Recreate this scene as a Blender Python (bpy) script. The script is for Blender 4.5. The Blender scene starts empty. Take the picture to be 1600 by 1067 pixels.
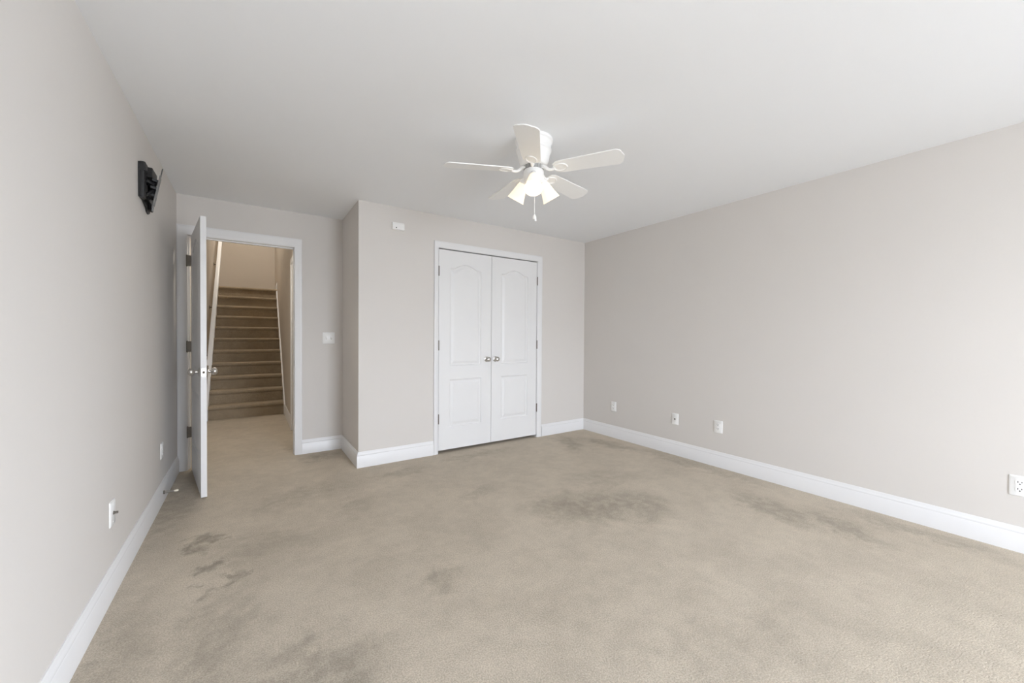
import bpy, bmesh, math, random
from mathutils import Vector, Matrix
PI = math.pi
S = bpy.context.scene
C = S.collection
random.seed(4)

# ------------------------------------------------------------------ camera
H = 2.44                                   # ceiling height
XR, XJ, YD = 4.1735, 1.3515, 0.7483        # right wall, closet return, entry wall
YB = -6.60                                 # wall behind the camera
cam = bpy.data.cameras.new('camera')
co = bpy.data.objects.new('camera', cam); C.objects.link(co); S.camera = co
cam.sensor_width = 36.0; cam.sensor_fit = 'HORIZONTAL'
cam.lens = 608.165 / 1600 * 36.0
cam.clip_start = 0.02
yaw, pitch, roll = 0.5907, -0.0123, 0.0063
fwd = Vector((math.sin(yaw) * math.cos(pitch), math.cos(yaw) * math.cos(pitch), math.sin(pitch)))
rt = Vector((math.cos(yaw), -math.sin(yaw), 0)); up = rt.cross(fwd)
R_ = rt * math.cos(roll) + up * math.sin(roll); U_ = up * math.cos(roll) - rt * math.sin(roll)
co.matrix_world = Matrix(((R_.x, U_.x, -fwd.x, 0.5393), (R_.y, U_.y, -fwd.y, -3.7204), (R_.z, U_.z, -fwd.z, 1.207), (0, 0, 0, 1)))

# ------------------------------------------------------------------ sky, colour management
S.view_settings.view_transform = 'Standard'
S.view_settings.look = 'None'
S.view_settings.gamma = 1.0
S.view_settings.use_curve_mapping = False
S.view_settings.exposure = 0.49
S.cycles.use_denoising = True
S.cycles.max_bounces = 14
S.cycles.diffuse_bounces = 10
S.cycles.sample_clamp_indirect = 6.0
w = bpy.data.worlds.new('overcast_sky'); S.world = w; w.use_nodes = True
nt = w.node_tree; nt.nodes.clear()
wo = nt.nodes.new('ShaderNodeOutputWorld'); bg = nt.nodes.new('ShaderNodeBackground')
tc = nt.nodes.new('ShaderNodeTexCoord'); sx = nt.nodes.new('ShaderNodeSeparateXYZ')
mr = nt.nodes.new('ShaderNodeMapRange'); mr.inputs[1].default_value = -0.08; mr.inputs[2].default_value = 0.12
mx = nt.nodes.new('ShaderNodeMix'); mx.data_type = 'RGBA'
mx.inputs[6].default_value = (0.47, 0.505, 0.555, 1); mx.inputs[7].default_value = (0.925, 1.0, 1.125, 1)
nt.links.new(tc.outputs['Generated'], sx.inputs[0]); nt.links.new(sx.outputs[2], mr.inputs[0])
nt.links.new(mr.outputs[0], mx.inputs[0]); nt.links.new(mx.outputs[2], bg.inputs[0]); nt.links.new(bg.outputs[0], wo.inputs[0])
bg.inputs[1].default_value = 26.0
WZ = (0.45, 2.02)                          # sill and head of the added windows
WB = (1.50, 2.85)                          # unseen added window in the wall behind the camera (along x)
WR = (-6.45, -5.05)                        # unseen added window in the long wall beside the camera (along y)
for name, loc, wd, rot in (('window_portal', ((WB[0] + WB[1]) / 2, YB - 0.10, 0), WB[1] - WB[0], (PI / 2, 0, 0)),
                           ('window_portal', (XR + 0.10, (WR[0] + WR[1]) / 2, 0), WR[1] - WR[0], (PI / 2, 0, PI / 2))):
    L = bpy.data.lights.new(name, 'AREA'); L.shape = 'RECTANGLE'; L.size = wd; L.size_y = WZ[1] - WZ[0]
    L.cycles.is_portal = True                # sky portals in the window openings, facing into the room
    o = bpy.data.objects.new(name, L); C.objects.link(o)
    o.location = (loc[0], loc[1], (WZ[0] + WZ[1]) / 2); o.rotation_euler = rot
STAIR_W = 23.0                             # the added lamp over the stairs
HALL_W = 5.5                               # the small added lamp in the hall
LAMP = (1.0, 0.93, 0.82)

# ------------------------------------------------------------------ materials
def mat(name, col, rough=0.5, metal=0.0, spec=0.5, noise=None, bump=None):
    m = bpy.data.materials.new(name); m.use_nodes = True
    n = m.node_tree; p = n.nodes['Principled BSDF']
    p.inputs['Base Color'].default_value = (*col, 1); p.inputs['Roughness'].default_value = rough
    p.inputs['Metallic'].default_value = metal; p.inputs['Specular IOR Level'].default_value = spec
    t = n.nodes.new('ShaderNodeTexCoord')
    if noise:
        sc, amt = noise
        z = n.nodes.new('ShaderNodeTexNoise'); z.inputs['Scale'].default_value = sc; z.inputs['Detail'].default_value = 4
        r = n.nodes.new('ShaderNodeMapRange'); r.inputs[1].default_value = 0.3; r.inputs[2].default_value = 0.7
        r.inputs[3].default_value = 1 - amt; r.inputs[4].default_value = 1 + amt
        h = n.nodes.new('ShaderNodeVectorMath'); h.operation = 'SCALE'; h.inputs[0].default_value = col
        n.links.new(t.outputs['Object'], z.inputs['Vector']); n.links.new(z.outputs[0], r.inputs[0])
        n.links.new(r.outputs[0], h.inputs['Scale']); n.links.new(h.outputs[0], p.inputs['Base Color'])
    if bump:
        sc, st, ds = bump
        z = n.nodes.new('ShaderNodeTexNoise'); z.inputs['Scale'].default_value = sc; z.inputs['Detail'].default_value = 3
        b = n.nodes.new('ShaderNodeBump'); b.inputs['Strength'].default_value = st; b.inputs['Distance'].default_value = ds
        n.links.new(t.outputs['Object'], z.inputs['Vector']); n.links.new(z.outputs[0], b.inputs['Height'])
        n.links.new(b.outputs[0], p.inputs['Normal'])
    return m

def emis(name, col, strength, base=(0.9, 0.88, 0.84)):
    m = mat(name, base, 0.35)
    p = m.node_tree.nodes['Principled BSDF']
    p.inputs['Emission Color'].default_value = (*col, 1); p.inputs['Emission Strength'].default_value = strength
    return m

M_WALL = mat('greige_wall_paint', (0.655, 0.628, 0.598), 0.62, spec=0.3, noise=(1.3, 0.008), bump=(160, 0.05, 0.002))
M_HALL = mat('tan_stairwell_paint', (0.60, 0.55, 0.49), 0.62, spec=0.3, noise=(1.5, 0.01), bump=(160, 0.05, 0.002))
M_CEIL = mat('flat_white_ceiling_paint', (0.845, 0.86, 0.878), 0.9, spec=0.1, noise=(1.0, 0.006), bump=(120, 0.05, 0.002))
M_TRIM = mat('white_trim_enamel', (0.765, 0.765, 0.77), 0.35, spec=0.4, noise=(5, 0.006))
M_DOOR = mat('white_door_enamel', (0.765, 0.765, 0.765), 0.38, spec=0.4, noise=(5, 0.006), bump=(90, 0.03, 0.001))
M_FAN = mat('white_fan_enamel', (0.88, 0.88, 0.87), 0.35, noise=(8, 0.006))
M_PLAST = mat('white_plastic', (0.84, 0.84, 0.83), 0.3, noise=(20, 0.005))
M_SLOT = mat('dark_slot', (0.03, 0.03, 0.03), 0.6, noise=(20, 0.1))
M_NICK = mat('satin_nickel', (0.62, 0.60, 0.57), 0.28, metal=1.0, noise=(40, 0.03))
M_HINGE = mat('hinge_nickel', (0.22, 0.20, 0.175), 0.42, metal=1.0, noise=(40, 0.06))
M_BLACK = mat('black_powder_coat', (0.018, 0.018, 0.019), 0.42, noise=(60, 0.1), bump=(400, 0.1, 0.001))
M_GREY = mat('grey_steel_face', (0.13, 0.127, 0.12), 0.4, metal=0.4, noise=(60, 0.08))
M_FLY = mat('grey_cast_flywheel', (0.42, 0.42, 0.41), 0.5, noise=(60, 0.05))
M_RUB = mat('cream_rubber', (0.80, 0.74, 0.62), 0.6, noise=(60, 0.03))
M_GLASSY = emis('frosted_lit_glass', (1.0, 0.82, 0.58), 0.70, (0.55, 0.52, 0.46))
M_BULB = emis('lit_bulb', (1.0, 0.94, 0.85), 14.0)
M_LAMPG = emis('lit_dome_glass', LAMP, 4.0)
M_DARK = mat('closet_interior_shade', (0.35, 0.33, 0.31), 0.8, noise=(2, 0.02))  # dark tone stands in for the shade inside the closet

def carpet_material(name, stains, base=(0.475, 0.42, 0.343)):
    m = bpy.data.materials.new(name); m.use_nodes = True
    n = m.node_tree; p = n.nodes['Principled BSDF']
    p.inputs['Roughness'].default_value = 0.95; p.inputs['Specular IOR Level'].default_value = 0.08
    p.inputs['Sheen Weight'].default_value = 0.30; p.inputs['Sheen Tint'].default_value = (0.92, 0.80, 0.64, 1); p.inputs['Sheen Roughness'].default_value = 0.6
    N = n.nodes.new; lk = n.links.new
    t = N('ShaderNodeTexCoord')
    def noise(scale, det=4, rough=0.55, vec=None, dist=0.0):
        z = N('ShaderNodeTexNoise'); z.inputs['Scale'].default_value = scale; z.inputs['Detail'].default_value = det
        z.inputs['Roughness'].default_value = rough; z.inputs['Distortion'].default_value = dist
        lk(vec or t.outputs['Object'], z.inputs['Vector']); return z
    def rng(src, a, b, c, d, smooth=True):
        r = N('ShaderNodeMapRange'); r.interpolation_type = 'SMOOTHSTEP' if smooth else 'LINEAR'
        r.inputs[1].default_value = a; r.inputs[2].default_value = b; r.inputs[3].default_value = c; r.inputs[4].default_value = d
        lk(src, r.inputs[0]); return r.outputs[0]
    def math_(op, a, b):
        q = N('ShaderNodeMath'); q.operation = op
        for i, v in enumerate((a, b)):
            if isinstance(v, (int, float)): q.inputs[i].default_value = v
            else: lk(v, q.inputs[i])
        return q.outputs[0]
    # warped position so that worn patches have ragged edges
    wn = noise(5.5, 5, 0.65)
    ws = N('ShaderNodeVectorMath'); ws.operation = 'SUBTRACT'; lk(wn.outputs['Color'], ws.inputs[0]); ws.inputs[1].default_value = (0.5, 0.5, 0.5)
    wm = N('ShaderNodeVectorMath'); wm.operation = 'SCALE'; lk(ws.outputs[0], wm.inputs[0]); wm.inputs['Scale'].default_value = 0.42
    wp = N('ShaderNodeVectorMath'); wp.operation = 'ADD'; lk(t.outputs['Object'], wp.inputs[0]); lk(wm.outputs[0], wp.inputs[1])
    wn2 = noise(24, 4, 0.7)
    wd = N('ShaderNodeVectorMath'); wd.operation = 'SUBTRACT'; lk(wn2.outputs['Color'], wd.inputs[0]); wd.inputs[1].default_value = (0.5, 0.5, 0.5)
    we = N('ShaderNodeVectorMath'); we.operation = 'SCALE'; lk(wd.outputs[0], we.inputs[0]); we.inputs['Scale'].default_value = 0.16
    wf = N('ShaderNodeVectorMath'); wf.operation = 'ADD'; lk(wp.outputs[0], wf.inputs[0]); lk(we.outputs[0], wf.inputs[1]); wp = wf
    # brushed pile: patches where the nap lies the other way
    nap = rng(noise(2.3, 8, 0.74, dist=0.25).outputs[0], 0.36, 0.66, 1.055, 0.90)
    nap2 = rng(noise(11.0, 6, 0.72, dist=0.15).outputs[0], 0.3, 0.7, 1.06, 0.935)
    fine = rng(noise(170, 2, 0.6).outputs[0], 0.32, 0.68, 0.80, 1.17)
    f = math_('MULTIPLY', math_('MULTIPLY', nap, nap2), fine)
    hue = None
    for (x, y, rx, ry, ang, amt) in stains:
        mp = N('ShaderNodeMapping'); mp.vector_type = 'TEXTURE'
        mp.inputs['Location'].default_value = (x, y, 0); mp.inputs['Rotation'].default_value = (0, 0, math.radians(ang))
        mp.inputs['Scale'].default_value = (rx, ry, 1); lk(wp.outputs[0], mp.inputs['Vector'])
        ln = N('ShaderNodeVectorMath'); ln.operation = 'LENGTH'
        xy = N('ShaderNodeVectorMath'); xy.operation = 'MULTIPLY'; xy.inputs[1].default_value = (1, 1, 0)
        lk(mp.outputs[0], xy.inputs[0]); lk(xy.outputs[0], ln.inputs[0])
        s = rng(ln.outputs['Value'], 0.25, 1.35, amt * 1.4, 0.0)
        hue = s if hue is None else math_('MAXIMUM', hue, s)
    if hue is not None:
        br = rng(noise(14, 5, 0.7).outputs[0], 0.33, 0.62, 0.45, 1.15)
        hue = math_('MULTIPLY', hue, br)
        f = math_('MULTIPLY', f, math_('SUBTRACT', 1.0, hue))
    sc = N('ShaderNodeVectorMath'); sc.operation = 'SCALE'; sc.inputs[0].default_value = base; lk(f, sc.inputs['Scale'])
    lk(sc.outputs[0], p.inputs['Base Color'])
    b1 = N('ShaderNodeBump'); b1.inputs['Strength'].default_value = 0.75; b1.inputs['Distance'].default_value = 0.006
    lk(noise(150, 3, 0.65).outputs[0], b1.inputs['Height']); lk(b1.outputs[0], p.inputs['Normal'])
    return m

STAINS = [  # x, y, half sizes, turn, depth : worn and soiled patches of the carpet
    (0.30, -0.86, .07, .13, 10, .34), (0.36, -1.15, .10, .07, 25, .30), (0.42, -1.36, .13, .05, 40, .30),
    (0.45, -1.80, .16, .55, -8, .16), (0.72, -2.20, .26, .22, 20, .26), (0.62, -1.10, .30, .26, 0, .13),
    (1.33, -1.94, .10, .10, 0, .17), (0.90, -0.42, .40, .18, 10, .13), (1.17, -0.83, .20, .14, 30, .10),
    (1.62, -0.34, .30, .10, 0, .17), (2.45, -0.22, .50, .10, 0, .15), (2.00, -1.10, .16, .12, 20, .15),
    (2.62, -1.75, .55, .26, -25, .24), (2.90, -1.95, .30, .20, 30, .20), (3.05, -1.40, .40, .18, -30, .14),
    (3.62, -2.45, .35, .16, 70, .22), (3.70, -2.85, .30, .12, 70, .22), (4.02, -3.10, .12, .40, 0, .20),
    (3.55, -0.45, .14, .40, -30, .20), (3.90, -0.70, .12, .50, 10, .20), (4.05, -1.60, .12, .70, 0, .16),
    (0.10, -0.10, .16, .75, 0, .20), (2.25, -3.00, .50, .18, -20, .10), (1.00, 1.00, .12, .16, 0, .20),
    (1.15, 0.55, .22, .14, 0, .20), (0.13, -1.80, .10, .60, 0, .14),
]
M_CARPET = carpet_material('worn_beige_carpet', STAINS)
M_STAIR = carpet_material('stair_carpet', [], (0.34, 0.275, 0.195))

# ------------------------------------------------------------------ mesh helpers
def obj(name, bm, m, parent=None, smooth=False, bevel=None):
    bmesh.ops.recalc_face_normals(bm, faces=bm.faces)
    me = bpy.data.meshes.new(name); bm.to_mesh(me); bm.free()
    me.materials.append(m)
    o = bpy.data.objects.new(name, me); C.objects.link(o)
    if smooth:
        for p in me.polygons: p.use_smooth = True
        me.set_sharp_from_angle(angle=math.radians(40))
    if bevel:
        b = o.modifiers.new('edge', 'BEVEL'); b.width = bevel; b.segments = 2; b.limit_method = 'ANGLE'
    if parent: o.parent = parent
    return o

def tag(o, label, cat, group=None, kind=None):
    o['label'] = label; o['category'] = cat
    if group: o['group'] = group
    if kind: o['kind'] = kind
    return o

def thing(name, label, cat, loc=(0, 0, 0), rotz=0, group=None, kind=None):
    o = bpy.data.objects.new(name, None); C.objects.link(o)
    o.empty_display_size = 0.05; o.location = loc; o.rotation_euler = (0, 0, rotz)
    return tag(o, label, cat, group, kind)

def dup(root, loc, label, rotz=None):
    r = root.copy(); C.objects.link(r); r.location = loc; r['label'] = label
    if rotz is not None: r.rotation_euler = (0, 0, rotz)
    for ch in list(root.children):
        c = ch.copy(); C.objects.link(c); c.parent = r
        for g in list(ch.children):
            d = g.copy(); C.objects.link(d); d.parent = c
    return r

def box(bm, x0, x1, y0, y1, z0, z1, M=None):
    vs = [bm.verts.new(Vector((x, y, z)) if M is None else M @ Vector((x, y, z))) for x in (x0, x1) for y in (y0, y1) for z in (z0, z1)]
    for f in ((0, 1, 3, 2), (4, 6, 7, 5), (0, 4, 5, 1), (2, 3, 7, 6), (0, 2, 6, 4), (1, 5, 7, 3)):
        bm.faces.new([vs[i] for i in f])
    return bm

def bx(*a, M=None):
    return box(bmesh.new(), *a, M=M)

def frame_from_axis(axis):
    z = Vector(axis).normalized(); a = Vector((0, 0, 1)) if abs(z.z) < 0.95 else Vector((1, 0, 0))
    x = a.cross(z).normalized(); y = z.cross(x); return x, y, z

def lathe(bm, prof, seg=32, origin=(0, 0, 0), axis=(0, 0, 1), caps=True):
    """prof: list of (radius, along)"""
    X, Y, Z = frame_from_axis(axis); o = Vector(origin); rings = []
    for r, h in prof:
        if r < 1e-6: rings.append([bm.verts.new(o + Z * h)])
        else: rings.append([bm.verts.new(o + X * (r * math.cos(2 * PI * i / seg)) + Y * (r * math.sin(2 * PI * i / seg)) + Z * h) for i in range(seg)])
    for a, b in zip(rings, rings[1:]):
        for i in range(seg):
            j = (i + 1) % seg
            if len(a) == 1 and len(b) == 1: continue
            if len(a) == 1: bm.faces.new((a[0], b[i], b[j]))
            elif len(b) == 1: bm.faces.new((a[i], a[j], b[0]))
            else: bm.faces.new((a[i], a[j], b[j], b[i]))
    if caps:
        for r in (rings[0], rings[-1]):
            if len(r) > 1: bm.faces.new(r)
    return bm

def tube(bm, pts, r, seg=10):
    pts = [Vector(p) for p in pts]; rings = []
    for i, p in enumerate(pts):
        d = (pts[min(i + 1, len(pts) - 1)] - pts[max(i - 1, 0)]).normalized()
        X, Y, Z = frame_from_axis(d); rr = r[i] if isinstance(r, (list, tuple)) else r
        rings.append([bm.verts.new(p + X * rr * math.cos(2 * PI * k / seg) + Y * rr * math.sin(2 * PI * k / seg)) for k in range(seg)])
    for a, b in zip(rings, rings[1:]):
        for i in range(seg): bm.faces.new((a[i], a[(i + 1) % seg], b[(i + 1) % seg], b[i]))
    bm.faces.new(rings[0]); bm.faces.new(rings[-1]); return bm

def prism(bm, poly, f0, f1):
    """poly in 2-D, f0/f1 map a 2-D point to the two end points"""
    a = [bm.verts.new(f0(*p)) for p in poly]; b = [bm.verts.new(f1(*p)) for p in poly]
    for i in range(len(poly)):
        j = (i + 1) % len(poly); bm.faces.new((a[i], a[j], b[j], b[i]))
    bm.faces.new(a); bm.faces.new(b); return bm

def rrect(wd, ht, r, n=5):
    pts = []
    for cx, cy, a0 in ((wd / 2 - r, ht / 2 - r, 0), (-wd / 2 + r, ht / 2 - r, PI / 2), (-wd / 2 + r, -ht / 2 + r, PI), (wd / 2 - r, -ht / 2 + r, 1.5 * PI)):
        for k in range(n + 1):
            a = a0 + k * PI / 2 / n; pts.append((cx + r * math.cos(a), cy + r * math.sin(a)))
    return pts

def struct(name, bm, m, label, cat, bevel=None):
    return tag(obj(name, bm, m, bevel=bevel), label, cat, kind='structure')

# ------------------------------------------------------------------ the shell
T = 0.11
struct('floor', bx(-0.12, XR + 0.12, YB - 0.12, 6.4, -0.06, 0.0), M_CARPET, 'worn beige cut pile carpet with soiled patches', 'floor')
bm = bx(-0.12, XR + 0.12, YB - 0.12, YD + 0.115, H, H + 0.08)
struct('ceiling', bm, M_CEIL, 'flat white ceiling carrying the white fan', 'ceiling')
struct('wall_left', bx(-T, 0, YB - T, YD + 0.115, 0, H), M_WALL, 'greige wall carrying the black television bracket', 'wall')
bm = bx(XR, XR + T, WR[1], YD + 0.115, 0, H); box(bm, XR, XR + T, YB - T, WR[0], 0, H)
box(bm, XR, XR + T, WR[0], WR[1], 0, WZ[0]); box(bm, XR, XR + T, WR[0], WR[1], WZ[1], H)
bmesh.ops.remove_doubles(bm, verts=bm.verts, dist=1e-5)
tag(obj('wall_right', bm, M_WALL), 'long greige wall with four white plates near its baseboard', 'wall', kind='structure')

def wall_with_holes(name, x0, x1, y0, y1, holes, m, label):
    """a wall along x; holes: (xa, xb, za, zb), sorted by x"""
    bm = bmesh.new(); x = x0
    for xa, xb, za, zb in holes:
        box(bm, x, xa, y0, y1, 0, H)
        if za > 0: box(bm, xa, xb, y0, y1, 0, za)
        box(bm, xa, xb, y0, y1, zb, H); x = xb
    box(bm, x, x1, y0, y1, 0, H)
    bmesh.ops.remove_doubles(bm, verts=bm.verts, dist=1e-5)
    return struct(name, bm, m, label, 'wall')

wall_with_holes('wall_back', 0, XR, YB - T, YB, [(WB[0], WB[1], WZ[0], WZ[1])], M_WALL, 'greige wall with one added window facing the closet')
wall_with_holes('wall_entry', 0, XR, YD, YD + 0.115, [(0.062, 0.917, 0, 2.100)], M_WALL, 'greige wall around the open doorway to the stairs')
CX0, CX1, CZ = 2.118, 3.402, 2.118          # closet opening
wall_with_holes('wall_closet', XJ, XR, 0, 0.10, [(CX0, CX1, 0, CZ)], M_WALL, 'greige wall around the double closet doors')
struct('wall_return', bx(XJ, XJ + 0.10, 0.10, YD, 0, H), M_WALL, 'narrow greige return wall beside the light switch', 'wall')
struct('wall_closet_interior', bx(XJ + 0.11, XR - 0.01, YD - 0.02, YD - 0.005, 0.0, H - 0.01), M_DARK, 'inner wall coloured dark as closet shade, seen through the gap over the closet doors', 'wall')
# stairwell
HX = 0.975; YE = 6.25; HT = 4.7
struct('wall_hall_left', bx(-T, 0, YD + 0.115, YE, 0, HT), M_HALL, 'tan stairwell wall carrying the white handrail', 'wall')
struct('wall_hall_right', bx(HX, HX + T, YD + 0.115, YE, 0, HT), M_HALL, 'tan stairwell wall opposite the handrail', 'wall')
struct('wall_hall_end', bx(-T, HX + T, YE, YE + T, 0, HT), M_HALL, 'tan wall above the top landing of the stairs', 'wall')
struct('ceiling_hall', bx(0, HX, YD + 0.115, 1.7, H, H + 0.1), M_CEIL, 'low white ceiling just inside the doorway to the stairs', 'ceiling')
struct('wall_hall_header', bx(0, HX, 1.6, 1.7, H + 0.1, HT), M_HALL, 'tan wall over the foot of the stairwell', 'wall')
struct('ceiling_stairwell', bx(-T, HX + T, 1.6, YE + T, HT, HT + 0.1), M_CEIL, 'high white ceiling over the carpeted stairs', 'ceiling')

# ------------------------------------------------------------------ baseboards
BB = [(0, 0), (0.015, 0), (0.015, 0.102), (0.012, 0.108), (0.0135, 0.114), (0.011, 0.122), (0.007, 0.128), (0.0065, 0.138), (0.004, 0.143), (0, 0.143)]
def baseboard(name, p0, p1, nrm, m0, m1, label, m=M_TRIM):
    p0, p1, n = Vector((*p0, 0)), Vector((*p1, 0)), Vector((*nrm, 0)); d = (p1 - p0).normalized()
    bm = prism(bmesh.new(), BB, lambda o, z: p0 + n * o + d * (m0 * o) + Vector((0, 0, z)), lambda o, z: p1 + n * o - d * (m1 * o) + Vector((0, 0, z)))
    return tag(obj(name, bm, m, smooth=True), label, 'baseboard', kind='structure')
baseboard('baseboard_left', (0, YB), (0, YD - 0.02), (1, 0), 1, 0, 'white baseboard holding the spring door stop')
baseboard('baseboard_entry', (0.969, YD), (XJ, YD), (0, -1), 0, 1, 'short white baseboard below the light switch')
baseboard('baseboard_return', (XJ, YD), (XJ, 0), (-1, 0), 1, -1, 'short white baseboard on the narrow return wall')
baseboard('baseboard_closet_left', (XJ, 0), (CX0 - 0.042, 0), (0, -1), -1, 0, 'white baseboard between the return corner and the closet doors')
baseboard('baseboard_closet_right', (CX1 + 0.066, 0), (XR, 0), (0, -1), 0, 1, 'white baseboard between the closet doors and the long wall')
baseboard('baseboard_right', (XR, 0), (XR, YB), (-1, 0), 1, 1, 'long white baseboard below the row of four plates')
baseboard('baseboard_back', (XR, YB), (0, YB), (0, 1), 1, 1, 'white baseboard under the added window facing the closet')

# ------------------------------------------------------------------ casings
CAS = [(0, 0), (0, 0.009), (0.004, 0.012), (0.010, 0.0125), (0.018, 0.015), (0.040, 0.016), (0.052, 0.019), (0.060, 0.019), (0.066, 0.016), (0.066, 0)]
def casing(bm, x0, x1, zt, y, wl=0.066, wr=0.066, wt=0.080):
    """three mitred boards around an opening in a wall that faces -y"""
    def P(o, t): return (o / 0.066, t)
    A = [bm.verts.new((x0 - o / .066 * wl, y - t, 0)) for o, t in CAS]; B = [bm.verts.new((x0 - o / .066 * wl, y - t, zt + o / .066 * wt)) for o, t in CAS]
    D = [bm.verts.new((x1 + o / .066 * wr, y - t, zt + o / .066 * wt)) for o, t in CAS]; E_ = [bm.verts.new((x1 + o / .066 * wr, y - t, 0)) for o, t in CAS]
    for a, b in ((A, B), (B, D), (D, E_)):
        for i in range(len(CAS)):
            j = (i + 1) % len(CAS); bm.faces.new((a[i], a[j], b[j], b[i]))
    bm.faces.new(A); bm.faces.new(E_)
    return bm
t1 = thing('trim_1', 'white moulded casing around the open doorway to the stairs', 'door trim', (0.49, YD, 0), kind='structure')
def part(name, bm, m, root, smooth=False, bevel=None):
    """world-space mesh parented under an Empty that may be moved or turned"""
    Mi = (Matrix.Translation(root.location) @ root.rotation_euler.to_matrix().to_4x4()).inverted()
    bmesh.ops.transform(bm, matrix=Mi, verts=bm.verts)
    return obj(name, bm, m, root, smooth, bevel)
part('casing', casing(bmesh.new(), 0.070, 0.902, 2.092, YD, 0.069, 0.066, 0.082), M_TRIM, t1, smooth=True)
bm = bmesh.new()
box(bm, 0.062, 0.074, YD - 0.006, YD + 0.121, 0, 2.088); box(bm, 0.905, 0.917, YD - 0.006, YD + 0.121, 0, 2.088)
box(bm, 0.062, 0.917, YD - 0.006, YD + 0.121, 2.088, 2.100)
part('jamb', bm, M_TRIM, t1)
bm = bmesh.new()
box(bm, 0.074, 0.084, YD + 0.045, YD + 0.080, 0, 2.088); box(bm, 0.895, 0.905, YD + 0.045, YD + 0.080, 0, 2.088)
box(bm, 0.084, 0.895, YD + 0.045, YD + 0.080, 2.078, 2.088)
part('door_stop_strip', bm, M_TRIM, t1)
bm = bx(0.9035, 0.9050, YD + 0.012, YD + 0.040, 0.895, 0.955); part('strike_plate', bm, M_HINGE, t1)
t2 = thing('trim_2', 'white moulded casing around the double closet doors', 'door trim', (2.76, 0, 0), kind='structure')
part('casing', casing(bmesh.new(), 2.124, 3.396, 2.112, 0, 0.047, 0.062, 0.062), M_TRIM, t2, smooth=True)
bm = bmesh.new()
box(bm, CX0, CX0 + 0.010, -0.004, 0.10, 0, CZ - 0.01); box(bm, CX1 - 0.010, CX1, -0.004, 0.10, 0, CZ - 0.01); box(bm, CX0, CX1, -0.004, 0.10, CZ - 0.010, CZ)
part('jamb', bm, M_TRIM, t2)

# ------------------------------------------------------------------ doors
GROOVE = [(0, 0), (0.003, 0.0), (0.010, 0.008), (0.018, 0.0095), (0.024, 0.0095), (0.048, 0.002), (0.054, 0.0015)]
def outline(x0, x1, z0, z1, rise, o, n=44):
    """clockwise panel outline inset by o; rise > 0 arches the top (cathedral)"""
    pts = [(x0 + o, z0 + o), (x0 + o, z1 - o)]
    if rise:
        for k in range(1, n):
            u = k / n; s = 0.5 - 0.5 * math.cos(2 * PI * min(max((u - 0.08) / 0.84, 0), 1))
            pts.append((x0 + o + (x1 - x0 - 2 * o) * u, z1 - o + rise * (s ** 0.7)))
    return pts + [(x1 - o, z1 - o), (x1 - o, z0 + o)]

def door_slab(wd, z0, z1, th, panels, faces=(1, 1)):
    """slab in local x 0..wd, y 0..th, z z0..z1; room face at y=0"""
    bm = bmesh.new()
    for side in (0, 1):
        y0, sg = (0.0, 1.0) if side == 0 else (th, -1.0)
        outer = [bm.verts.new((x, y0, z)) for x, z in ((0, z0), (0, z1), (wd, z1), (wd, z0))]
        loops = [outer]
        for (a, b, c, d, rise) in panels:
            rings = [[bm.verts.new((x, y0 + sg * dp, z)) for x, z in outline(a, b, c, d, rise, o)] for o, dp in GROOVE]
            for p, q in zip(rings, rings[1:]):
                for i in range(len(p)):
                    j = (i + 1) % len(p); bm.faces.new((p[i], p[j], q[j], q[i]))
            bm.faces.new(rings[-1]); loops.append(rings[0])
        es = []
        for lp in loops:
            for i in range(len(lp)):
                a, b = lp[i], lp[(i + 1) % len(lp)]; es.append(bm.edges.get((a, b)) or bm.edges.new((a, b)))
        bmesh.ops.triangle_fill(bm, use_beauty=True, use_dissolve=False, edges=es)
        if side == 0: first = outer
    for i in range(4):
        j = (i + 1) % 4; bm.faces.new((first[i], first[j], outer[j], outer[i]))
    return bm

KNOB = [(0.0, 0.0), (0.031, 0.0), (0.033, 0.003), (0.031, 0.006), (0.020, 0.009), (0.013, 0.012), (0.0115, 0.020), (0.0115, 0.030), (0.014, 0.033), (0.021, 0.037), (0.0265, 0.044), (0.028, 0.052), (0.0265, 0.060), (0.021, 0.066), (0.012, 0.0695), (0.0, 0.0705)]
def knob_bm(pos, axis, k=1.0):
    return lathe(bmesh.new(), [(r * k, h * k) for r, h in KNOB], 28, pos, axis, caps=False)
def hinge_bm(x, y, zc, hh=0.048, r=0.0065, leaf=((-0.012, 0.0, 0), )):
    bm = bmesh.new()
    n = 5
    for k in range(n):
        a = zc - hh + 2 * hh * k / n; lathe(bm, [(r, a + 0.0006), (r, a + 2 * hh / n - 0.0006)], 14, (x, y, 0))
    lathe(bm, [(0, -hh - .004), (r * .8, -hh - .003), (r * .8, hh + .003), (0, hh + .004)], 12, (x, y, zc), caps=False)
    return bm

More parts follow.
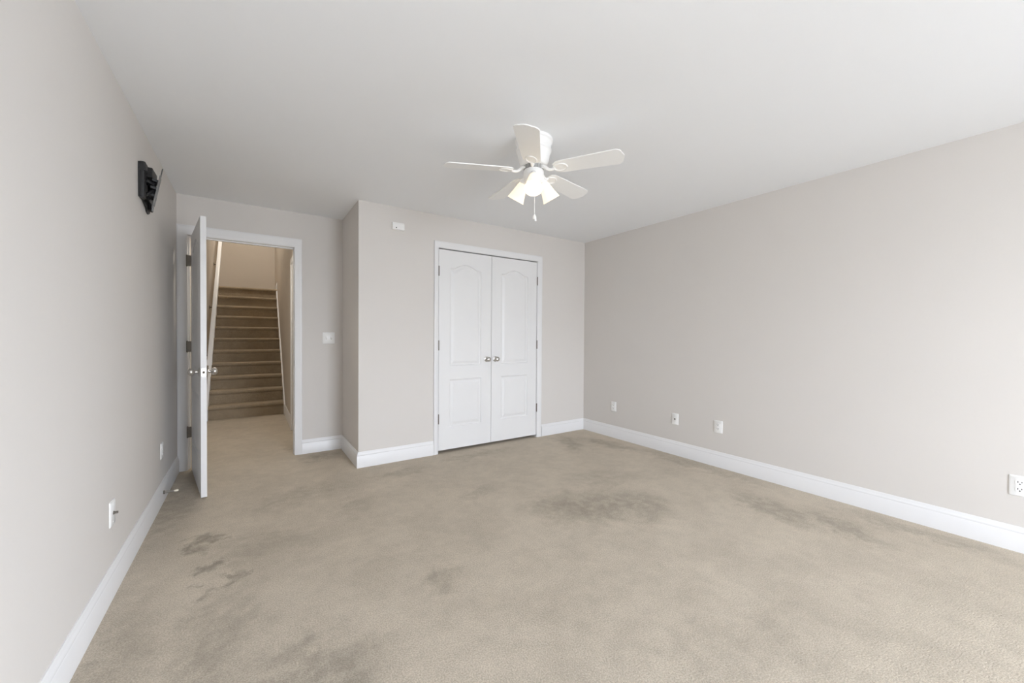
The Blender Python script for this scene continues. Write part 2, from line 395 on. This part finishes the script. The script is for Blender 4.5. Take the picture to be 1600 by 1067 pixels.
# entry door, standing open into the room
TH = math.radians(80.7)
d1 = thing('door_1', 'open white panelled door with round nickel knobs beside the stairs doorway', 'door', (0.100, 0.716, 0), -TH, kind='structure')
W1 = 0.826; z0, z1 = 0.012, 2.072
PAN1 = [(0.135, W1 - 0.135, 0.90, 1.915, 0.062), (0.135, W1 - 0.135, 0.265, 0.757, 0)]
obj('door_panel', door_slab(W1, z0, z1, 0.035, PAN1), M_DOOR, d1)
for s, ya in ((-1, 0.0), (1, 0.035)):
    obj('knob', knob_bm((W1 - 0.062, ya, 0.932), (0, s, 0)), M_NICK, d1, smooth=True)
bm = bx(W1 - 0.0004, W1 + 0.0012, 0.005, 0.030, 0.932 - 0.0285, 0.932 + 0.0285); lp = obj('latch_plate', bm, M_NICK, d1)
bm = prism(bmesh.new(), [(0.010, -0.009), (0.025, -0.009), (0.025, 0.009), (0.010, 0.009)], lambda a, b: Vector((W1, a, 0.932 + b)), lambda a, b: Vector((W1 + (0.010 if a < 0.02 else 0.003), a, 0.932 + b)))
obj('latch_bolt', bm, M_HINGE, d1)
for zz in (-0.021, 0.021): obj('screw', lathe(bmesh.new(), [(0.0, 0.0017), (0.0035, 0.0017), (0.0035, 0)], 10, (W1, 0.0175, 0.932 + zz), (1, 0, 0), caps=False), M_HINGE, lp)
for zc in (1.858, 1.102, 0.345):
    h = obj('hinge', hinge_bm(-0.010, -0.026, zc), M_HINGE, d1, smooth=True)
    bm = bx(-0.0032, 0.0006, 0.004, 0.030, zc - 0.047, zc + 0.047)
    box(bm, -0.0045, -0.0030, -0.026, 0.028, zc - 0.047, zc + 0.047)
    obj('hinge_leaf', bm, M_HINGE, h)

# closet leaves
def closet_leaf(name, x0, x1, hinge_x, knob_x, pans, label):
    d = thing(name, label, 'door', (x0, 0.003, 0), kind='structure')
    wd = x1 - x0
    obj('door_panel', door_slab(wd, 0.030, 2.098, 0.035, [(a - x0, b - x0, c, e, r) for a, b, c, e, r in pans]), M_DOOR, d)
    obj('knob', knob_bm((knob_x - x0, 0, 0.958), (0, -1, 0), 0.92), M_NICK, d, smooth=True)
    for zc in (1.874, 1.114, 0.357):
        obj('hinge', hinge_bm(hinge_x - x0, -0.009, zc), M_HINGE, d, smooth=True)
    return d
closet_leaf('door_2', 2.1335, 2.7575, 2.1305, 2.700, [(2.255, 2.632, 0.897, 1.915, .054), (2.252, 2.636, 0.262, 0.760, 0)], 'white closet door leaf hinged on the side near the return corner')
closet_leaf('door_3', 2.7615, 3.3885, 3.3925, 2.812, [(2.885, 3.262, 0.897, 1.918, .054), (2.885, 3.262, 0.270, 0.762, 0)], 'white closet door leaf hinged on the side near the long wall')

# doorway on the right of the hall
t3 = thing('door_4', 'white cased closed door just inside the stairwell', 'door', (HX, 1.55, 0), kind='structure')
bm = bmesh.new()
for a, b in ((1.10, 1.168), (1.932, 2.0)): box(bm, HX - 0.019, HX, a, b, 0, 2.17)
box(bm, HX - 0.019, HX, 1.168, 1.932, 2.102, 2.17)
part('casing', bm, M_TRIM, t3, bevel=0.003)
part('door_panel', bx(HX - 0.006, HX, 1.168, 1.932, 0.01, 2.102), M_DOOR, t3)
baseboard('baseboard_hall', (HX, 3.14), (HX, 2.0), (-1, 0), 0, 0, 'white baseboard at the foot of the stairs')

# unseen windows added behind the camera as the daylight source
M_PANE = bpy.data.materials.new('window_glass'); M_PANE.use_nodes = True
n = M_PANE.node_tree; n.nodes.clear()
o_ = n.nodes.new('ShaderNodeOutputMaterial'); tr = n.nodes.new('ShaderNodeBsdfTransparent'); gl = n.nodes.new('ShaderNodeBsdfGlossy'); mi = n.nodes.new('ShaderNodeMixShader')
fr = n.nodes.new('ShaderNodeFresnel'); fr.inputs[0].default_value = 1.3; gl.inputs['Roughness'].default_value = 0.02
n.links.new(fr.outputs[0], mi.inputs[0]); n.links.new(tr.outputs[0], mi.inputs[1]); n.links.new(gl.outputs[0], mi.inputs[2]); n.links.new(mi.outputs[0], o_.inputs[0])
def window(name, label, loc, rz, wd):
    """added sash window; local x across, the room on +y, sill at local z 0"""
    wn = thing(name, label, 'window', loc, rz, kind='structure')
    a, b, h, f = -wd / 2, wd / 2, WZ[1] - WZ[0], 0.04; y0, y1 = -0.09, -0.04; zc = h / 2
    bm = bmesh.new()
    box(bm, a, a + f, y0, y1, 0, h); box(bm, b - f, b, y0, y1, 0, h); box(bm, a + f, b - f, y0, y1, 0, f); box(bm, a + f, b - f, y0, y1, h - f, h)
    box(bm, a + f, b - f, y0, y1, zc - 0.02, zc + 0.02)
    if wd > 2:
        for q in (a + wd / 3, b - wd / 3): box(bm, q - 0.03, q + 0.03, y0, y1, f, h - f)
    obj('window_frame', bm, M_TRIM, wn)
    obj('pane', bx(a + f, b - f, -0.068, -0.064, f, zc - 0.02), M_PANE, wn)
    obj('pane', bx(a + f, b - f, -0.068, -0.064, zc + 0.02, h - f), M_PANE, wn)
    bm = bmesh.new()
    box(bm, a - 0.07, a, 0, 0.018, -0.07, h + 0.07); box(bm, b, b + 0.07, 0, 0.018, -0.07, h + 0.07)
    box(bm, a, b, 0, 0.018, h, h + 0.07); box(bm, a, b, 0, 0.018, -0.07, 0)
    obj('window_casing', bm, M_TRIM, wn)
    obj('window_sill', bx(a - 0.03, b + 0.03, -0.04, 0.04, -0.012, 0.008), M_TRIM, wn)
window('window_added_1', 'added unseen white sash window in the wall facing the closet', ((WB[0] + WB[1]) / 2, YB, WZ[0]), 0, WB[1] - WB[0])
window('window_added_2', 'added unseen white sash window in the long wall beyond the row of plates', (XR, (WR[0] + WR[1]) / 2, WZ[0]), PI / 2, WR[1] - WR[0])

# ------------------------------------------------------------------ stairs
Y0, RISE, RUN = 3.20, 0.1925, 0.215; SX0, SX1 = 0.036, 0.955
st = thing('staircase', 'brown carpeted flight of stairs beyond the open doorway', 'stairs', (0.49, Y0, 0))
def step_poly(k, back):
    y, zt, zb = Y0 + (k - 1) * RUN, k * RISE, (k - 1) * RISE
    p = [(y, zb), (y, zt - 0.056)]
    for i in range(9):
        a = -PI / 2 + PI * i / 8; p.append((y - 0.010 - 0.022 * math.cos(a), zt - 0.026 + 0.026 * math.sin(a)))
    p += [(back, zt), (back, zb)]
    return p
for k in range(1, 11):
    bm = prism(bmesh.new(), step_poly(k, Y0 + k * RUN + 0.012 if k < 11 else YE), lambda y, z: Vector((SX0, y, z)), lambda y, z: Vector((SX1, y, z)))
    part('step', bm, M_STAIR, st, smooth=True)
bm = prism(bmesh.new(), step_poly(11, YE - 0.001), lambda y, z: Vector((0.001, y, z)), lambda y, z: Vector((HX - 0.001, y, z)))
part('landing', bm, M_STAIR, st, smooth=True)
SL = RISE / RUN
for a, b in ((0.001, SX0), (SX1, HX - 0.001)):
    ya, yb = Y0 - 0.06, Y0 + 10 * RUN - 0.005
    poly = [(ya, 0), (yb, 0), (yb, 10 * RISE + 0.17), (yb - 0.02, 10 * RISE + 0.17), (ya, 0.145)]
    part('skirt_board', prism(bmesh.new(), poly, lambda y, z: Vector((a, y, z)), lambda y, z: Vector((b, y, z))), M_TRIM, st)
ZL = 11 * RISE
bm = prism(bmesh.new(), [(o, z) for o, z in BB], lambda o, z: Vector((HX - o, Y0 + 10 * RUN, ZL + z)), lambda o, z: Vector((HX - o, YE, ZL + z)))
tag(obj('baseboard_landing_right', bm, M_TRIM), 'white baseboard along the top landing wall', 'baseboard', kind='structure')

hr = thing('handrail', 'white handrail climbing the stairwell wall on metal brackets', 'handrail', (0.08, 3.0, 0.9))
def rail_z(y): return 0.905 + (y - 3.0) * SL
ya, yb = 2.92, 5.75
poly = rrect(0.057, 0.085, 0.014, 3)
bm = prism(bmesh.new(), poly, lambda x, z: Vector((0.072 + x, ya + (0.02 if z > 0 else 0), rail_z(ya) + z)), lambda x, z: Vector((0.072 + x, yb, rail_z(yb) + z)))
part('rail', bm, M_TRIM, hr, smooth=True)
for y in (3.15, 3.95, 4.85, 5.5):
    z = rail_z(y) - 0.055
    bm = lathe(bmesh.new(), [(0, 0.007), (0.024, 0.006), (0.030, 0.001), (0.030, 0.0)], 18, (0.0, y, z - 0.065), (1, 0, 0), caps=False)
    tube(bm, [(0.0, y, z - 0.065), (0.035, y, z - 0.065), (0.060, y, z - 0.050), (0.072, y, z + 0.016)], 0.009, 8)
    part('bracket', bm, M_HINGE, hr, smooth=True)

# lamp added for warm light atop the stairwell (above the doorway's view)
cl = thing('unseen_ceiling_lamp', 'added unseen glowing dome lamp on the stairwell ceiling', 'lamp', (0.49, 4.4, HT))
obj('canopy', lathe(bmesh.new(), [(0.15, 0), (0.16, -0.02), (0.14, -0.03), (0, -0.03)], 32, caps=False), M_NICK, cl, smooth=True)
obj('glass_dome', lathe(bmesh.new(), [(0.14, -0.03), (0.135, -0.06), (0.10, -0.095), (0.05, -0.113), (0, -0.118)], 32, caps=False), M_LAMPG, cl, smooth=True)
hl_ = thing('unseen_ceiling_lamp', 'small added unseen glowing dome lamp on the low hall ceiling', 'lamp', (0.49, 1.25, H))  # unseen lamp added to warm and brighten the hall
obj('canopy', lathe(bmesh.new(), [(0.11, 0), (0.115, -0.015), (0.10, -0.02), (0, -0.02)], 32, caps=False), M_NICK, hl_, smooth=True)
obj('glass_dome', lathe(bmesh.new(), [(0.10, -0.02), (0.095, -0.045), (0.07, -0.07), (0.035, -0.082), (0, -0.085)], 32, caps=False), M_LAMPG, hl_, smooth=True)
L = bpy.data.lights.new('added_hall_light', 'AREA'); L.shape = 'DISK'; L.size = 0.19; L.energy = HALL_W; L.color = LAMP
o = bpy.data.objects.new('added_hall_light', L); C.objects.link(o); o.location = (0.49, 1.25, H - 0.09)
L = bpy.data.lights.new('added_stair_light', 'AREA'); L.shape = 'DISK'; L.size = 0.26; L.energy = STAIR_W; L.color = LAMP
o = bpy.data.objects.new('added_stair_light', L); C.objects.link(o); o.location = (0.49, 4.4, HT - 0.125)

# ------------------------------------------------------------------ ceiling fan
FX, FY = 2.013, -1.754
fan = thing('ceiling_fan', 'white five blade ceiling fan with three lit glass shades', 'ceiling fan', (FX, FY, H))
zl = lambda z: z - H                      # heights inside the fan, measured down from the ceiling
hous = [(0, 0), (0.116, 0), (0.1185, -0.006), (0.1185, -0.018), (0.113, -0.022), (0.110, -0.026), (0.107, -0.055), (0.107, -0.062), (0.111, -0.066), (0.111, -0.076), (0.106, -0.080), (0.104, -0.086), (0.101, -0.10), (0.094, -0.135), (0.084, -0.158), (0.078, -0.165), (0.072, -0.166), (0, -0.166)]
obj('motor_housing', lathe(bmesh.new(), hous, 48, caps=False), M_FAN, fan, smooth=True)
bm = lathe(bmesh.new(), [(0.056, -0.164), (0.056, -0.192), (0.0, -0.192)], 36, caps=False)
for k in range(18):
    Mz = Matrix.Rotation(2 * PI * k / 18, 4, 'Z'); box(bm, 0.054, 0.062, -0.004, 0.004, -0.188, -0.166, Mz)
obj('flywheel', bm, M_FLY, fan)
obj('light_kit', lathe(bmesh.new(), [(0.050, -0.190), (0.060, -0.193), (0.064, -0.200), (0.064, -0.245), (0.060, -0.258), (0.048, -0.268), (0.030, -0.276), (0.016, -0.280), (0.014, -0.292), (0.008, -0.298), (0, -0.299)], 36, caps=False), M_FAN, fan, smooth=True)
ZB = -0.193                                # blade plane
def blade_bm(pitch):
    bm = bmesh.new(); n = 8
    pts = []
    w0, w1, r0, r1 = 0.056, 0.068, 0.135, 0.545; cr = 0.036
    pts += [(r0, -w0 * .62), (r0 + .022, -w0 * .93), (r0 + .05, -w0)]
    for k in range(n + 1):
        a = -PI / 2 + PI / 2 * k / n; pts.append((r1 - cr + cr * math.cos(a), -(w1 - cr) + cr * math.sin(a)))
    for k in range(1, 6): pts.append((r1 + 0.010 * math.sin(PI * k / 6), -(w1 - cr) + 2 * (w1 - cr) * k / 6))
    for k in range(n + 1):
        a = PI / 2 * k / n; pts.append((r1 - cr + cr * math.cos(a), (w1 - cr) + cr * math.sin(a)))
    pts += [(r0 + .05, w0), (r0 + .022, w0 * .93), (r0, w0 * .62)]
    Mx = Matrix.Translation((0, 0, ZB)) @ Matrix.Rotation(math.radians(0.9), 4, 'Y') @ Matrix.Rotation(pitch, 4, 'X')
    prism(bm, pts, lambda x, y: Mx @ Vector((x, y, 0.003)), lambda x, y: Mx @ Vector((x, y, -0.003)))
    return bm
def iron_bms(pitch):
    Mx = Matrix.Translation((0, 0, ZB)) @ Matrix.Rotation(pitch, 4, 'X')
    a = bmesh.new(); n = 28; cx, ax, by = 0.176, 0.046, 0.036
    # flat plate under the blade root, with a raised oval rim and a domed middle
    ring = lambda s, z: [a.verts.new(Mx @ Vector((cx + ax * s * math.cos(2 * PI * i / n), by * s * math.sin(2 * PI * i / n), z))) for i in range(n)]
    rs = [ring(1.0, -0.003), ring(1.0, -0.007), ring(0.96, -0.0105), ring(0.88, -0.0115), ring(0.82, -0.0085), ring(0.76, -0.0065), ring(0.55, -0.0075), ring(0.25, -0.009)]
    for p, q in zip(rs, rs[1:]):
        for i in range(n): a.faces.new((p[i], p[(i + 1) % n], q[(i + 1) % n], q[i]))
    a.faces.new(rs[0]); a.faces.new(rs[-1])
    b = tube(bmesh.new(), [(0.052, 0, -0.176), (0.075, 0, -0.180), (0.092, 0, -0.196), (0.108, 0, -0.205), (0.124, 0, -0.206), (0.140, 0, ZB - 0.008)], [0.011, 0.011, 0.010, 0.009, 0.009, 0.010], 12)
    return a, b
PITCH = math.radians(-11)
b0 = obj('blade', blade_bm(PITCH), M_FAN, fan)
ia, ib = iron_bms(PITCH); m0 = obj('medallion', ia, M_FAN, b0, smooth=True); a0 = obj('blade_arm', ib, M_FAN, b0, smooth=True)
for k in range(5):
    ang = math.radians(13 + 72 * k)
    if k == 0: b0.rotation_euler = (0, 0, ang); continue
    b = b0.copy(); C.objects.link(b); b.rotation_euler = (0, 0, ang)
    for s in (m0, a0):
        c = s.copy(); C.objects.link(c); c.parent = b
TILT = math.radians(57)
def shade_axis(az): return Vector((math.cos(az) * math.cos(TILT), math.sin(az) * math.cos(TILT), -math.sin(TILT)))
SH = [(0.024, 0.0), (0.027, 0.004), (0.034, 0.030), (0.043, 0.070), (0.053, 0.105), (0.057, 0.118)]
for k in range(3):
    az = math.radians(-127 + 120 * k); ax = shade_axis(az)
    hx = Vector((math.cos(az), math.sin(az), 0)); o0 = hx * 0.056 + Vector((0, 0, -0.232))
    f = obj('lamp_holder', lathe(bmesh.new(), [(0, -0.006), (0.017, -0.006), (0.021, 0.002), (0.027, 0.018), (0.029, 0.028), (0.028, 0.034), (0.023, 0.034), (0.014, 0.030), (0, 0.030)], 24, o0, ax, caps=False), M_FAN, fan, smooth=True)
    o1 = o0 + ax * 0.026
    prof = SH + [(r - 0.003, h) for r, h in reversed(SH)]
    s = obj('lamp_shade', lathe(bmesh.new(), prof, 36, o1, ax, caps=False), M_GLASSY, f, smooth=True)
    s['label'] = 'frosted glowing glass shade'
    obj('bulb', lathe(bmesh.new(), [(0.012, 0.004), (0.013, 0.025), (0.020, 0.042), (0.0255, 0.058), (0.024, 0.072), (0.015, 0.083), (0, 0.087)], 24, o1, ax, caps=False), M_BULB, f, smooth=True)
bm = bmesh.new()
for k in range(42): bmesh.ops.create_icosphere(bm, subdivisions=1, radius=0.0028, matrix=Matrix.Translation((0.0, -0.012, -0.292 - k * 0.0042)))
pc = obj('pull_chain', bm, M_FAN, fan, smooth=True)
bm = lathe(bmesh.new(), [(0, 0), (0.005, -0.003), (0.007, -0.010), (0.012, -0.017), (0.013, -0.026), (0.009, -0.034), (0, -0.037)], 16, (0, -0.012, -0.466), caps=False)
lathe(bm, [(0, 0), (0.006, 0.003), (0.008, 0.010), (0.005, 0.017), (0, 0.019)], 12, (0.004, -0.014, -0.512), (0.3, 0, 1), caps=False)
obj('pull_fob', bm, M_FAN, pc, smooth=True)

# ------------------------------------------------------------------ television bracket on the left wall
tv = thing('tv_mount', 'empty black tilting television bracket high on the wall', 'tv bracket', (0, -0.50, 2.08))
# wall plate: near upright, top and bottom bars, far upright with a pointed foot
part('wall_plate', prism(bmesh.new(), [(-0.650, 2.005), (-0.560, 2.005), (-0.470, 1.985), (-0.455, 1.965), (-0.415, 1.958), (-0.375, 1.972), (-0.362, 1.995), (-0.355, 2.05), (-0.355, 2.20), (-0.46, 2.205), (-0.47, 2.165), (-0.57, 2.165), (-0.58, 2.205), (-0.650, 2.205)], lambda y, z: Vector((0.0005, y, z)), lambda y, z: Vector((0.007, y, z))), M_BLACK, tv)
bm = bx(0.006, 0.026, -0.652, -0.590, 2.003, 2.195); box(bm, 0.006, 0.034, -0.655, -0.588, 2.155, 2.208)
part('upright', bm, M_BLACK, tv, bevel=0.006)
bm = bx(0.006, 0.022, -0.425, -0.360, 1.985, 2.185); part('upright', bm, M_BLACK, tv, bevel=0.005)
for za, zb in ((2.135, 2.160), (2.020, 2.045)): part('cross_bar', bx(0.008, 0.024, -0.590, -0.420, za, zb), M_BLACK, tv, bevel=0.003)
bm = prism(bmesh.new(), [(-0.56, 2.150), (-0.42, 2.150), (-0.40, 2.195), (-0.40, 2.215), (-0.54, 2.215)], lambda y, z: Vector((0.012, y, z)), lambda y, z: Vector((0.046, y, z)))
part('cover', bm, M_BLACK, tv, bevel=0.004)
for yy in (-0.565, -0.50):                # folded arms
    for (a, b) in (((0.018, yy, 2.035), (0.044, yy + 0.03, 2.075)), ((0.018, yy, 2.125), (0.048, yy + 0.03, 2.115))):
        v = Vector(b) - Vector(a); X, Y, Z = frame_from_axis(v); Mt = Matrix((X, Y, Z)).transposed().to_4x4(); Mt.translation = Vector(a)
        part('arm', bx(-0.010, 0.010, -0.008, 0.008, 0, v.length, M=Mt), M_BLACK, tv, bevel=0.003)
bm = lathe(bmesh.new(), [(0.012, 2.03), (0.012, 2.14)], 16, (0.045, -0.50, 0)); part('pivot', bm, M_BLACK, tv, smooth=True)
# tilted face plate: top edge leans into the room, swivelled toward the doorway
pt, pb = Vector((0.087, -0.50, 2.232)), Vector((0.037, -0.50, 1.955))
Z = (pt - pb).normalized(); V = Vector((-0.14, 0.98, 0.16)); V = (V - Z * V.dot(Z)).normalized(); N_ = V.cross(Z).normalized()
Mt = Matrix((V, N_, Z)).transposed().to_4x4(); Mt.translation = (pt + pb) / 2
hl = (pt - pb).length / 2
bm = prism(bmesh.new(), [(-0.050, -hl), (0.05, -hl + .01), (0.062, -0.06), (0.062, 0.07), (0.03, hl - 0.02), (0.0, hl), (-0.030, hl - .01), (-0.055, 0.05), (-0.055, -0.06)], lambda a, b: Mt @ Vector((a, -0.0025, b)), lambda a, b: Mt @ Vector((a, 0.0025, b)))
fp = part('face_plate', bm, M_GREY, tv)
part('side_rail', bx(-0.060, -0.052, -0.005, 0.004, -0.115, 0.080, M=Mt), M_GREY, tv)
part('side_rail', bx(0.055, 0.063, -0.005, 0.004, -0.09, 0.09, M=Mt), M_GREY, tv)
bm = bmesh.new(); sg = -1 if (Mt @ Vector((0, 1, 0)) - Mt.translation).dot(Vector((-1, 0, 0))) < 0 else 1
for zz in (-0.045, 0.0, 0.045): box(bm, -0.045, 0.045, min(0, sg * .032), max(0, sg * .032), zz - 0.007, zz + 0.007, Mt)
part('tilt_block', bm, M_BLACK, tv)

# ------------------------------------------------------------------ plates on the walls (local: x across, z up, faces -y)
def plate_bm(wd, ht, d=0.006):
    bm = bmesh.new(); outer = rrect(wd, ht, 0.004, 3); inner = rrect(wd - 0.010, ht - 0.010, 0.004, 3)
    r0 = [bm.verts.new((x, 0, z)) for x, z in outer]; r1 = [bm.verts.new((x, -d * .45, z)) for x, z in outer]; r2 = [bm.verts.new((x, -d, z)) for x, z in inner]
    for p, q in ((r0, r1), (r1, r2)):
        for i in range(len(p)): bm.faces.new((p[i], p[(i + 1) % len(p)], q[(i + 1) % len(p)], q[i]))
    bm.faces.new(r0); bm.faces.new(r2); return bm
def outlet(name, label, loc, rotz, group=None):
    t = thing(name, label, 'outlet', loc, rotz, group)
    obj('cover_plate', plate_bm(0.080, 0.116), M_PLAST, t, smooth=True)
    for zc in (-0.0195, 0.0195):
        oc = []
        for k in range(24):
            a = 2 * PI * k / 24; oc.append((0.0172 * math.cos(a), max(-0.0142, min(0.0142, 0.0172 * math.sin(a)))))
        s = obj('socket', prism(bmesh.new(), oc, lambda x, z: Vector((x, -0.0055, zc + z)), lambda x, z: Vector((x, -0.0082, zc + z))), M_PLAST, t)
        bm = bmesh.new()
        box(bm, -0.0085, -0.0055, -0.0085, -0.0078, zc - 0.001, zc + 0.0085); box(bm, 0.0055, 0.0085, -0.0085, -0.0078, zc, zc + 0.008)
        lathe(bm, [(0.0032, 0.0078), (0.0032, 0.0085)], 12, (0, 0, zc - 0.0075), (0, -1, 0))
        obj('slot', bm, M_SLOT, s)
    obj('screw', lathe(bmesh.new(), [(0.003, 0.0055), (0.003, 0.007), (0, 0.0073)], 10, (0, 0, 0), (0, -1, 0), caps=False), M_PLAST, t)
    return t
def coax(name, label, loc, rotz, out=0.012):
    t = thing(name, label, 'wall plate', loc, rotz)
    obj('cover_plate', plate_bm(0.078, 0.116), M_PLAST, t, smooth=True)
    c = obj('coax_jack', lathe(bmesh.new(), [(0.0085, 0.005), (0.0085, 0.008), (0.0055, 0.008), (0.0055, out), (0.0, out)], 14, (0, 0, 0), (0, -1, 0), caps=False), M_HINGE, t, smooth=True)
    for zz in (-0.042, 0.042): obj('screw', lathe(bmesh.new(), [(0.003, 0.0055), (0.003, 0.007), (0, 0.0073)], 10, (0, 0, zz), (0, -1, 0), caps=False), M_PLAST, t)
    return t
RW = -PI / 2                                # faces -x on the right wall
oa = outlet('outlet', 'white duplex outlet on the long wall closest to the closet corner', (XR, -0.514, 0.373), RW, 'white duplex outlets')
dup(oa, (XR, -1.780, 0.376), 'white duplex outlet on the long wall beside the cable plate')
dup(oa, (XR, -3.502, 0.375), 'white duplex outlet on the long wall cut by the picture edge')
coax('cable_plate', 'white cable plate on the long wall between two outlets', (XR, -1.333, 0.369), RW)
dup(oa, (0, 0.018, 0.368), 'white outlet on the bracket wall behind the open door', PI / 2)
coax('cable_plate', 'white cable plate with jutting metal jack above the bracket wall baseboard', (0, -1.193, 0.376), PI / 2, 0.022)
sw = thing('light_switch', 'white double toggle switch plate between the doorway and the return', 'light switch', (1.217, YD, 1.181))
obj('cover_plate', plate_bm(0.116, 0.120), M_PLAST, sw, smooth=True)
for sxx in (-0.023, 0.023):
    s = obj('toggle', prism(bmesh.new(), [(-0.0048, -0.011), (0.0048, -0.011), (0.0048, 0.011), (-0.0048, 0.011)], lambda x, z: Vector((sxx + x, -0.0055, z)), lambda x, z: Vector((sxx + x * .8, -0.017, z * .5 + 0.008))), M_PLAST, sw)
    bm = bx(sxx - 0.0055, sxx + 0.0055, -0.0066, -0.0055, -0.0125, 0.0125); obj('slot', bm, M_HINGE, s)
for sxx in (-0.023, 0.023):
    for zz in (-0.030, 0.030): obj('screw', lathe(bmesh.new(), [(0.003, 0.0055), (0.003, 0.0072), (0, 0.0075)], 10, (sxx, 0, zz), (0, -1, 0), caps=False), M_PLAST, sw)

sn = thing('motion_sensor', 'small white box sensor high on the closet wall', 'sensor', (1.708, 0, 2.253))
bm = prism(bmesh.new(), [(0, -0.034), (-0.026, -0.034), (-0.030, -0.030), (-0.030, 0.012), (-0.024, 0.032), (-0.018, 0.034), (0, 0.034)], lambda y, z: Vector((-0.057, y, z)), lambda y, z: Vector((0.057, y, z)))
obj('case', bm, M_PLAST, sn, bevel=0.003)
obj('lens', lathe(bmesh.new(), [(0.005, 0.029), (0.005, 0.0315), (0, 0.032)], 14, (-0.022, 0, -0.018), (0, -1, 0), caps=False), M_SLOT, sn)
obj('front_grille', bx(-0.050, 0.050, -0.0312, -0.0298, -0.006, -0.002), M_PLAST, sn)

# spring door stop on the left baseboard
ds = thing('door_stop', 'metal spring door stop with cream tip on the baseboard', 'door stop', (0.015, -0.021, 0.074))
obj('base', lathe(bmesh.new(), [(0, 0), (0.0125, 0), (0.0125, 0.006), (0.006, 0.012), (0, 0.012)], 18, (0, 0, 0), (1, 0, 0), caps=False), M_HINGE, ds, smooth=True)
pts = []
for i in range(0, 15 * 12 + 1):
    u = i / (15 * 12); a = 2 * PI * i / 12; r = 0.0085 - 0.004 * u
    pts.append((0.008 + 0.055 * u, r * math.cos(a), r * math.sin(a)))
obj('spring', tube(bmesh.new(), pts, 0.0016, 6), M_NICK, ds, smooth=True)
obj('tip', lathe(bmesh.new(), [(0, 0.060), (0.006, 0.060), (0.007, 0.066), (0.007, 0.080), (0.004, 0.083), (0, 0.083)], 16, (0, 0, 0), (1, 0, 0), caps=False), M_RUB, ds, smooth=True)
